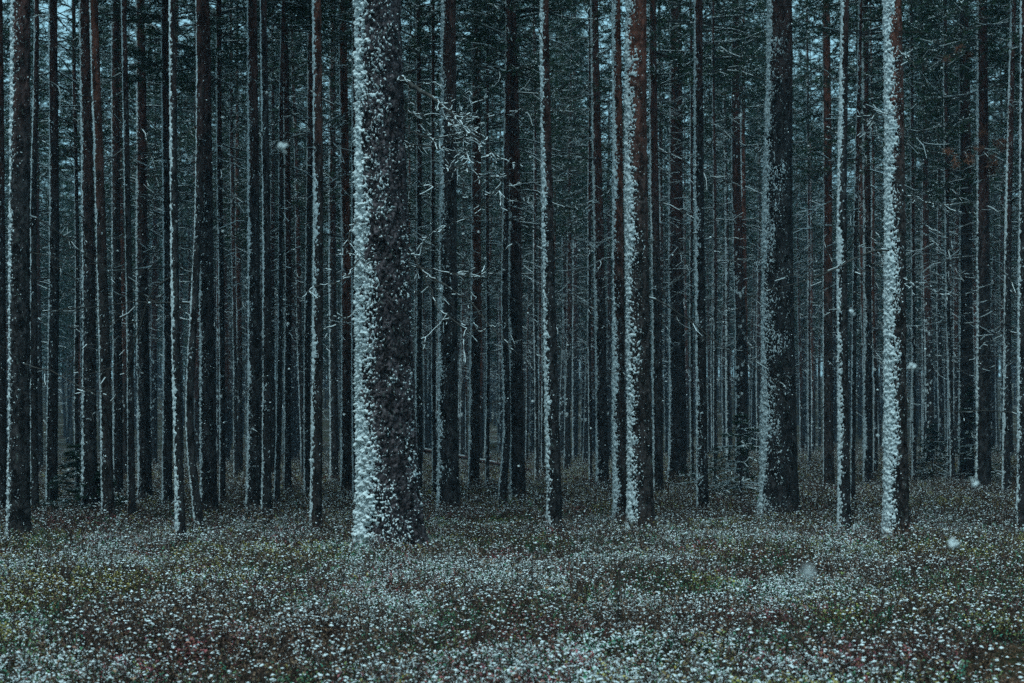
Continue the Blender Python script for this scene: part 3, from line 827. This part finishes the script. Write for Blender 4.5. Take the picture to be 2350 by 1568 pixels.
# ------------------------------------------------------------------ shrub layer
def leaf_material(name, cols, rough=0.45, spec=0.4):
    m, nt, b = mat_new(name, rough, spec)
    info = nt.nodes.new('ShaderNodeObjectInfo')
    c = ramp(nt, info.outputs['Random'], [(i / max(1, len(cols) - 1), c) for i, c in enumerate(cols)])
    nt.links.new(c, b.inputs['Base Color'])
    return m
LEAF_G = leaf_material('lingonberry_leaf', [(0.026, 0.17, 0.095), (0.055, 0.24, 0.11), (0.030, 0.20, 0.14), (0.24, 0.30, 0.08)])
LEAF_Y = leaf_material('yellowing_leaf', [(0.32, 0.26, 0.06), (0.42, 0.34, 0.08), (0.20, 0.24, 0.05), (0.46, 0.30, 0.12)])
LEAF_R = leaf_material('reddened_leaf', [(0.30, 0.05, 0.065), (0.36, 0.085, 0.085), (0.22, 0.05, 0.08), (0.34, 0.14, 0.08)])
LEAF_B = leaf_material('withered_leaf', [(0.17, 0.09, 0.05), (0.30, 0.17, 0.09), (0.09, 0.055, 0.04), (0.24, 0.115, 0.08)])
STEM = plain_material('shrub_stem', (0.030, 0.022, 0.019), (0.085, 0.052, 0.042), 40)

def make_sprig(seed, leafmat, nleaf, snow_p, h=0.11, spread=0.05, leaf=0.015, nstem=2, upright=0.5):
    rng = np.random.default_rng(seed); mb = MB()
    LV, LT, SV, ST = [], [], [], []
    for s in range(nstem):
        hh = h * rng.uniform(0.7, 1.15)
        base = np.array([rng.normal(0, spread * 0.3), rng.normal(0, spread * 0.3), -0.02])
        top = base + np.array([rng.normal(0, spread), rng.normal(0, spread), hh])
        mid = (base + top) / 2 + rng.normal(0, spread * 0.25, 3)
        P = np.array([base, mid, top])
        mb.tube(P, (0.0016, 0.0013, 0.0008), 1, 3)
        for k in range(nleaf // nstem):
            t = 0.25 + 0.75 * (k + rng.uniform(0, 0.8)) / (nleaf // nstem)
            p = P[0] * (1 - t) ** 2 + 2 * P[1] * t * (1 - t) + P[2] * t * t
            az = rng.uniform(0, 6.283); el = rng.uniform(-0.25, 0.8) if rng.random() > upright * 0.4 else rng.uniform(0.6, 1.2)
            d = np.array([math.cos(az) * math.cos(el), math.sin(az) * math.cos(el), math.sin(el)])
            side = np.array([-math.sin(az), math.cos(az), rng.uniform(-0.5, 0.5)]); side /= np.linalg.norm(side)
            nrm = np.cross(d, side)
            if nrm[2] < 0: nrm = -nrm
            L = leaf * rng.uniform(0.7, 1.25); W = L * 0.30
            p0 = p + d * 0.003
            V = np.array([p0, p0 + d * L * 0.45 - side * W + nrm * W * 0.35, p0 + d * L * 0.45 + side * W + nrm * W * 0.35, p0 + d * L * 0.5, p0 + d * L - nrm * L * 0.08])
            mb.add(V, [[0, 1, 3], [0, 3, 2], [1, 4, 3], [3, 4, 2]], 0)
            if rng.random() < snow_p * (0.35 + 0.9 * t) and el < 0.75:
                w2 = W * rng.uniform(0.7, 1.4); l2 = L * rng.uniform(0.9, 1.6); hgt = rng.uniform(0.003, 0.007)
                o_ = p0 + nrm * 0.0012
                V = np.array([o_ + d * l2 * 0.1, o_ + d * l2 * 0.45 - side * w2, o_ + d * l2 * 0.95, o_ + d * l2 * 0.5 + side * w2, o_ + d * l2 * 0.5 + nrm * hgt])
                mb.add(V, [[1, 0, 4], [2, 1, 4], [3, 2, 4], [0, 3, 4]], 2)
        if rng.random() < snow_p * 0.12:
            mb.blobs([P[2] + rng.normal(0, 0.006, 3)], [rng.uniform(0.007, 0.016)], 2, rng, 0.5)
    return mb.mesh('sprig', [leafmat, STEM, SNOW], False)

def make_heather(seed, snow_p):
    """bare wiry stems of bilberry and heather"""
    rng = np.random.default_rng(seed); mb = MB()
    for s in range(5):
        base = np.array([rng.normal(0, 0.02), rng.normal(0, 0.02), -0.02]); top = base + np.array([rng.normal(0, 0.05), rng.normal(0, 0.05), rng.uniform(0.1, 0.2)])
        mid = (base + top) / 2 + rng.normal(0, 0.01, 3); P = np.array([base, mid, top]); mb.tube(P, (0.0018, 0.0014, 0.0008), 1, 3)
        for k in range(3):
            q = mid + (top - mid) * rng.uniform(0, 0.9); e = q + np.array([rng.normal(0, 0.02), rng.normal(0, 0.02), rng.uniform(0.01, 0.04)])
            mb.tube(np.array([q, e]), (0.0011, 0.0007), 1, 3)
            if rng.random() < snow_p: mb.blobs([e], [rng.uniform(0.004, 0.009)], 2, rng, 0.6)
            elif rng.random() < 0.5: mb.needles([e], [[0, 0, 1]], 4, 0.012, 0.004, 0, rng, 1.0)
    return mb.mesh('sprig', [LEAF_B, STEM, SNOW], False)

sprigs = []
for k in range(4): sprigs.append(make_sprig(600 + k, LEAF_G, 20, 0.31))                 # 0-3 green, snowy
for k in range(2): sprigs.append(make_sprig(610 + k, LEAF_G, 22, 0.07))                 # 4-5 green, clear
for k in range(2): sprigs.append(make_sprig(620 + k, LEAF_Y, 20, 0.16, 0.12))           # 6-7 yellow
for k in range(2): sprigs.append(make_sprig(630 + k, LEAF_R, 16, 0.14, 0.11))           # 8-9 red
for k in range(2): sprigs.append(make_sprig(640 + k, LEAF_B, 18, 0.17, 0.12))           # 10-11 brown
for k in range(3): sprigs.append(make_heather(650 + k, 0.3))                            # 12-14 wiry
for k in range(3): sprigs.append(make_sprig(660 + k, [LEAF_G, LEAF_B, LEAF_G][k], 22, 0.62, 0.10, 0.055))    # 15-17 loaded with snow
sprig_coll = source_collection('sprig', sprigs)

def litter_mask(x, y):
    """bare needle litter near the right corner"""
    px = PW / 2 + x / y * FPX; py = HORIZON + EYE / y * FPX
    return None

def shrubs():
    rng = np.random.default_rng(31)
    out = []
    for y0, y1, dens, sc in ((5.6, 9.5, 640, 1.15), (9.5, 14, 480, 1.22), (14, 21, 260, 1.35), (21, 34, 80, 1.5), (34, 60, 30, 1.8), (60, 92, 10, 2.2)):
        area = 0.36 * 1.1 * (y1 ** 2 - y0 ** 2) + 2 * 1.0 * (y1 - y0)
        n = int(area * dens)
        y = np.sqrt(rng.uniform(y0 ** 2, y1 ** 2, n)); x = rng.uniform(-1, 1, n) * (y * 0.36 * 1.1 + 1.0)
        out.append(np.stack((x, y, np.full(n, sc)), 1))
    A = np.concatenate(out); x, y, sc = A.T
    p = np.stack((x, y, np.zeros(len(x))), 1)
    dens = fbm(p * 1.6, 41, 3)
    lit = np.hypot((x - 2.75) / 0.62, (y - 6.85) / 1.0)                       # bare litter hollow
    far = smooth01((y - 17) / 10)
    keep = (rng.random(len(x)) < np.clip(0.35 + 1.6 * (dens - 0.25), 0.15, 1)) & (lit + 0.4 * (fbm(p * 3, 6, 2) - 0.5) > 1)
    for tx, ty in tree_pos: keep &= (x - tx) ** 2 + (y - ty) ** 2 > 0.10 ** 2
    keep &= (x - BIGX) ** 2 + (y - BIGY) ** 2 > 0.42 ** 2
    x, y, sc, p, far, lit = x[keep], y[keep], sc[keep], p[keep], far[keep], lit[keep]
    n = len(x)
    hue = 0.5 + 1.5 * (fbm(p * 0.8, 51, 3) - 0.5) + rng.normal(0, 0.08, n); sn = 0.5 + 1.9 * (fbm(p * np.array([[0.9, 0.7, 1]]), 61, 3) - 0.5) + rng.normal(0, 0.08, n) - 0.24 * far
    sn = sn + 0.16 * np.exp(-(((x - 0.6) / 2.6) ** 2 + ((y - 15.2) / 1.5) ** 2)) + 0.22 * np.exp(-(((x - 5.6) / 2.2) ** 2 + ((y - 18.2) / 2.6) ** 2)) + 0.12 * np.exp(-(((x + 3.5) / 2.5) ** 2 + ((y - 12.0) / 1.6) ** 2))
    red = fbm(p * 1.1, 71, 2) + rng.normal(0, 0.08, n) + 0.12 * smooth01((9.5 - y) / 2.5)
    idx = rng.integers(0, 4, n)
    idx = np.where(sn > 0.545, rng.integers(15, 18, n), idx)
    idx = np.where(sn < 0.38, rng.integers(4, 6, n), idx)
    idx = np.where(hue > 0.60, rng.integers(6, 8, n), idx)
    idx = np.where(hue < 0.36, rng.integers(10, 12, n), idx)
    idx = np.where(red > 0.66, rng.integers(8, 10, n), idx)
    idx = np.where(rng.random(n) < 0.20, rng.integers(12, 15, n), idx)
    idx = np.where((sn > 0.60) & (rng.random(n) < 0.6), rng.integers(15, 18, n), idx)
    # autumn-brown belt under the front trees
    belt = smooth01((y - 16.5) / 4) * (fbm(p * 0.35, 81, 2) > 0.42)
    idx = np.where((rng.random(n) < 0.45 * belt + 0.4 * smooth01((y - 20) / 6)), rng.choice([6, 7, 10, 11, 12, 13], n), idx)
    bigfoot = np.hypot((x + 0.85) / 0.55, (y - 14.3) / 0.5)
    idx = np.where((bigfoot < 1) & (rng.random(n) < 0.75), rng.choice([4, 5, 6, 7, 8, 9, 10], n), idx)
    sc = sc * rng.uniform(0.65, 1.25, n) * (0.7 + 0.6 * fbm(p * 2.2, 91, 2))
    for tx, ty in tree_pos: sc = sc * (1 + 0.45 * np.exp(-((x - tx) ** 2 + (y - ty + 0.15) ** 2) / 0.35 ** 2))
    rot = np.stack((rng.normal(0, 0.18, n), rng.normal(0, 0.18, n), rng.uniform(0, 6.283, n)), 1)
    P = np.stack((x, y, ground_z(x, y)), 1)
    print('shrub sprigs', n)
    scatter('shrub_undergrowth', P, rot, sc, idx, sprig_coll, 'low lingonberry and heather shrubs dusted with fresh snow')
shrubs()

# ------------------------------------------------------------------ needle litter hollow at the corner
def litter():
    rng = np.random.default_rng(91); mb = MB()
    n = 9000
    a = rng.uniform(0, 6.283, n); r = np.sqrt(rng.random(n)) * 1.25
    x = 2.78 + 0.62 * r * np.cos(a); y = 6.95 + 0.9 * r * np.sin(a)
    z = ground_z(x, y) + 0.003 + rng.random(n) * 0.02
    th = rng.uniform(0, 6.283, n); el = rng.normal(0, 0.25, n); L = rng.uniform(0.03, 0.07, n)
    d = np.stack((np.cos(th) * np.cos(el), np.sin(th) * np.cos(el), np.sin(el)), 1)
    s = np.stack((-np.sin(th), np.cos(th), np.zeros(n)), 1) * 0.0016
    C = np.stack((x, y, z), 1)
    V = np.stack((C - s, C + s, C + d * L[:, None]), 1).reshape(-1, 3)
    mb.add(V, np.arange(len(V)).reshape(-1, 3), 0)
    k = 260
    a = rng.uniform(0, 6.283, k); r = np.sqrt(rng.random(k)) * 1.2
    x = 2.78 + 0.62 * r * np.cos(a); y = 6.95 + 0.9 * r * np.sin(a)
    cl = fbm(np.stack((x, y, x * 0), 1) * 4, 3, 2) > 0.5
    x, y = x[cl], y[cl]
    mb.blobs(np.stack((x, y, ground_z(x, y) + 0.012), 1), rng.uniform(0.006, 0.022, len(x)), 1, rng, 0.4)
    m = plain_material('fallen_needles', (0.10, 0.042, 0.026), (0.24, 0.115, 0.065), 14)
    o = link('needle_litter', mb.mesh('needle_litter', [m, SNOW], False))
    tag(o, 'bare hollow of brown fallen pine needles with snow crumbs in the corner', kind='stuff')
litter()

# ------------------------------------------------------------------ young spruces, seedlings, fallen log
def spruce(px, py, h, seed, label, spread=0.42):
    x, d, zg = foot(px, py); rng = np.random.default_rng(seed)
    root = link('young_spruce', None); root.location = (x, d, zg)
    tag(root, label, 'spruce', 'young spruces under the pines')
    mb = MB(); z = np.linspace(-0.1, h, 9)
    mb.tube(np.stack((rng.normal(0, .006, 9), rng.normal(0, .006, 9), z), 1), np.linspace(0.022, 0.004, 9), 0, 7)
    link('trunk', mb.mesh('trunk', [BARK]), root)
    mb = MB(); C, D = [], []
    zz = 0.12
    while zz < h * 0.97:
        for _ in range(rng.integers(4, 7)):
            az = rng.uniform(0, 6.28); L = (h - zz) * spread * rng.uniform(0.6, 1.1) + 0.08
            P = kinky((0, 0, zz), az, rng.uniform(-0.15, 0.25), L, 5, rng, 0.45, 0.5, 0.1)
            mb.tube(P, np.linspace(0.007, 0.002, 6), 0, 3); snow_on(mb, P, 0.007, rng, 2, 0.5)
            for i in range(1, 6):
                for sd in (-1, 1):
                    dv = P[i] - P[i - 1]; a2 = math.atan2(dv[1], dv[0]) + sd * rng.uniform(0.6, 1.0)
                    T = kinky(P[i], a2, rng.uniform(-0.3, 0.15), L * rng.uniform(0.15, 0.35) * (1.2 - i * 0.12), 3, rng)
                    mb.tube(T, 0.0025, 0, 3)
                    if rng.random() < 0.4: snow_on(mb, T, 0.006, rng, 2, 0.7)
                    for q in range(4): C.append(T[q]); D.append((T[3] - T[0]) / (np.linalg.norm(T[3] - T[0]) + 1e-9))
        zz += rng.uniform(0.07, 0.13) * (h / 1.4)
    mb.needles(C, D, 8, 0.045, 0.009, 1, rng, 0.7)
    link('crown', mb.mesh('crown', [TWIG, SPRUCE, SNOW], False), root)
spruce(178, 1196, 1.15, 71, 'small dark spruce in front of the snow-striped pine and yellow moss', 0.7)
spruce(228, 1200, 0.75, 72, 'low spruce seedling between the straight dark pine and the leaning one', 0.7)
spruce(1700, 1150, 1.7, 73, 'dark young spruce with snow-edged boughs beside the broad old pine', 0.85)
spruce(2140, 1108, 1.5, 74, 'young spruce in the gloom past the orange-barked pine', 0.5)
spruce(2232, 1118, 2.4, 75, 'taller dark spruce in the black thicket by the rusty needle sprays', 0.4)
spruce(835, 1128, 1.3, 76, 'young spruce half hidden behind the massive trunk', 0.5)

def seedling(px, py, h, seed, label, tuft=True):
    x, d, zg = foot(px, py); rng = np.random.default_rng(seed)
    root = link('seedling', None); root.location = (x, d, zg); tag(root, label, 'seedling', 'seedlings among the shrubs')
    P = kinky((0, 0, -0.03), rng.uniform(0, 6.28), 1.5, h, 8, rng, 0, 0, 0.05)
    mb = MB(); mb.tube(P, np.linspace(0.005, 0.002, 9), 0, 5); link('stem', mb.mesh('stem', [TWIG]), root)
    mb = MB(); C, D = [], []
    for _ in range(9):
        i = rng.integers(2, 9); T = kinky(P[i], rng.uniform(0, 6.28), rng.uniform(0.2, 0.9), h * rng.uniform(0.1, 0.28), 3, rng)
        mb.tube(T, 0.0016, 0, 3)
        if tuft: C += [T[-1], T[-2]]; D += [T[-1] - T[0]] * 2
    if tuft:
        D = np.array(D); D /= np.linalg.norm(D, axis=1)[:, None]; mb.needles(C, D, 12, 0.035, 0.003, 1, rng, 0.6)
    link('twigs', mb.mesh('twigs', [TWIG, NEEDLE], False), root)
seedling(1224, 1415, 0.46, 81, 'spindly pine seedling among the shrubs below the lone bright pine')
seedling(1413, 1470, 0.52, 82, 'spindly pine seedling among the shrubs below the two close pines')
seedling(1060, 1300, 0.40, 83, 'bare dark twig sticking up from shrubs near the massive trunk', False)

def log(p0, p1, r, label):
    rng = np.random.default_rng(5); mb = MB()
    P = np.array([p0 + (p1 - p0) * t for t in np.linspace(0, 1, 14)]); P += rng.normal(0, 0.015, P.shape)
    root = link('fallen_log', None); root.location = tuple(P[0]); tag(root, label, 'log')
    P = P - P[0]
    mb.tube(P, np.linspace(r, r * 0.6, 14), 0, 9); link('stem', mb.mesh('stem', [LOGM]), root)
    mb = MB(); S = P + np.array([0, 0, r * 0.6]); snow_on(mb, S, r * 0.35, rng, 0, 0.6, 5, 1.0); link('snow_crust', mb.mesh('snow_crust', [SNOW]), root)
log(at(975, 1034, 41), at(1262, 1086, 44), 0.055, 'thin pinkish fallen stem lying slantwise behind the flared dark pine')

# ------------------------------------------------------------------ falling snow
def flake_mesh(seed, n=9):
    rng = np.random.default_rng(seed); mb = MB()
    C = rng.normal(0, 0.45, (n, 3)); mb.blobs(C, rng.uniform(0.35, 0.75, n), 0, rng, 0.9)
    return mb.mesh('snowflake', [SNOW], False)
FL = [flake_mesh(700 + k) for k in range(3)]
FLAKES = [(650, 338, 3.6, 0.0123, 'large blurred snowflake drifting before the thin stems'),
          (1954, 716, 5.5, 0.0117, 'bright snowflake just past the slim white-striped pine'),
          (2097, 842, 4.6, 0.0130, 'bright snowflake beside the orange-barked pine'),
          (2237, 1112, 3.4, 0.0091, 'blurred snowflake at the foot of the dark pine with rusty sprays'),
          (2187, 1250, 3.0, 0.0111, 'soft snowflake over the snowy heather past the orange-barked pine'),
          (1855, 1315, 1.3, 0.0055, 'very blurred pale snowflake low over the shrubs'),
          (612, 212, 6.0, 0.0050, 'small snowflake high among the branches above the close pair'),
          (1700, 265, 5.0, 0.0055, 'small snowflake high before the broad old pine'),
          (510, 270, 6.0, 0.0050, 'small snowflake high before the thick dark pine'),
          (507, 910, 6.0, 0.0050, 'small snowflake below, past the thick dark pine'),
          (790, 952, 6.5, 0.0050, 'small snowflake close to the massive trunk'),
          (660, 743, 7.0, 0.0050, 'small snowflake by the slim dark pine'),
          (1098, 532, 7.0, 0.0055, 'small snowflake under the clump of snowy twigs'),
          (1180, 380, 7.0, 0.0050, 'small snowflake on the broad dark pine by the drooping branches'),
          (2014, 1000, 6.0, 0.0055, 'small snowflake in the gap before the orange-barked pine')]
for k, (px, py, d, r, lab) in enumerate(FLAKES):
    f = link('snowflake', FL[k % 3]); f.location = tuple(at(px, py, d)); f.scale = (r, r, r); f.rotation_euler = (k, k * 2.1, k * 0.7)
    tag(f, lab, 'snowflake', 'falling snowflakes')
rng = np.random.default_rng(19); mb = MB()
n = 2600
y = np.cbrt(rng.uniform(4.5 ** 3, 26 ** 3, n)); x = rng.uniform(-1, 1, n) * (y * 0.40 + 0.5); z = EYE + rng.uniform(-0.1, 0.36, n) * y
ok = z > 0.25; mb.blobs(np.stack((x, y, z), 1)[ok], rng.uniform(0.003, 0.0075, int(ok.sum())), 0, rng, 0.8)
tag(link('snowfall', mb.mesh('snowfall', [SNOW], False)), 'sparse tiny snowflakes falling through the forest air', kind='stuff')

# ------------------------------------------------------------------ blue haze volume added to lift the dark tones
def haze():
    x0, x1, y0, y1, z0, z1 = -105, 105, -6, 222, -2.0, 38.0
    V = [(x, y, z) for x in (x0, x1) for y in (y0, y1) for z in (z0, z1)]
    Q = [(0, 1, 3, 2), (4, 6, 7, 5), (0, 4, 5, 1), (2, 3, 7, 6), (0, 2, 6, 4), (1, 5, 7, 3)]
    m = bpy.data.materials.new('damp_air'); m.use_nodes = True; nt = m.node_tree; nt.nodes.clear()
    v = nt.nodes.new('ShaderNodeVolumePrincipled'); v.inputs['Color'].default_value = (0.45, 0.75, 1.0, 1); v.inputs['Density'].default_value = 0.0007
    o_ = nt.nodes.new('ShaderNodeOutputMaterial'); nt.links.new(v.outputs[0], o_.inputs['Volume'])
    o = link('haze', make_mesh('haze', V, [np.array(Q)], [m], smooth=False)); tag(o, 'thin blue haze added through the forest to lift its dark tones', kind='stuff')
haze()
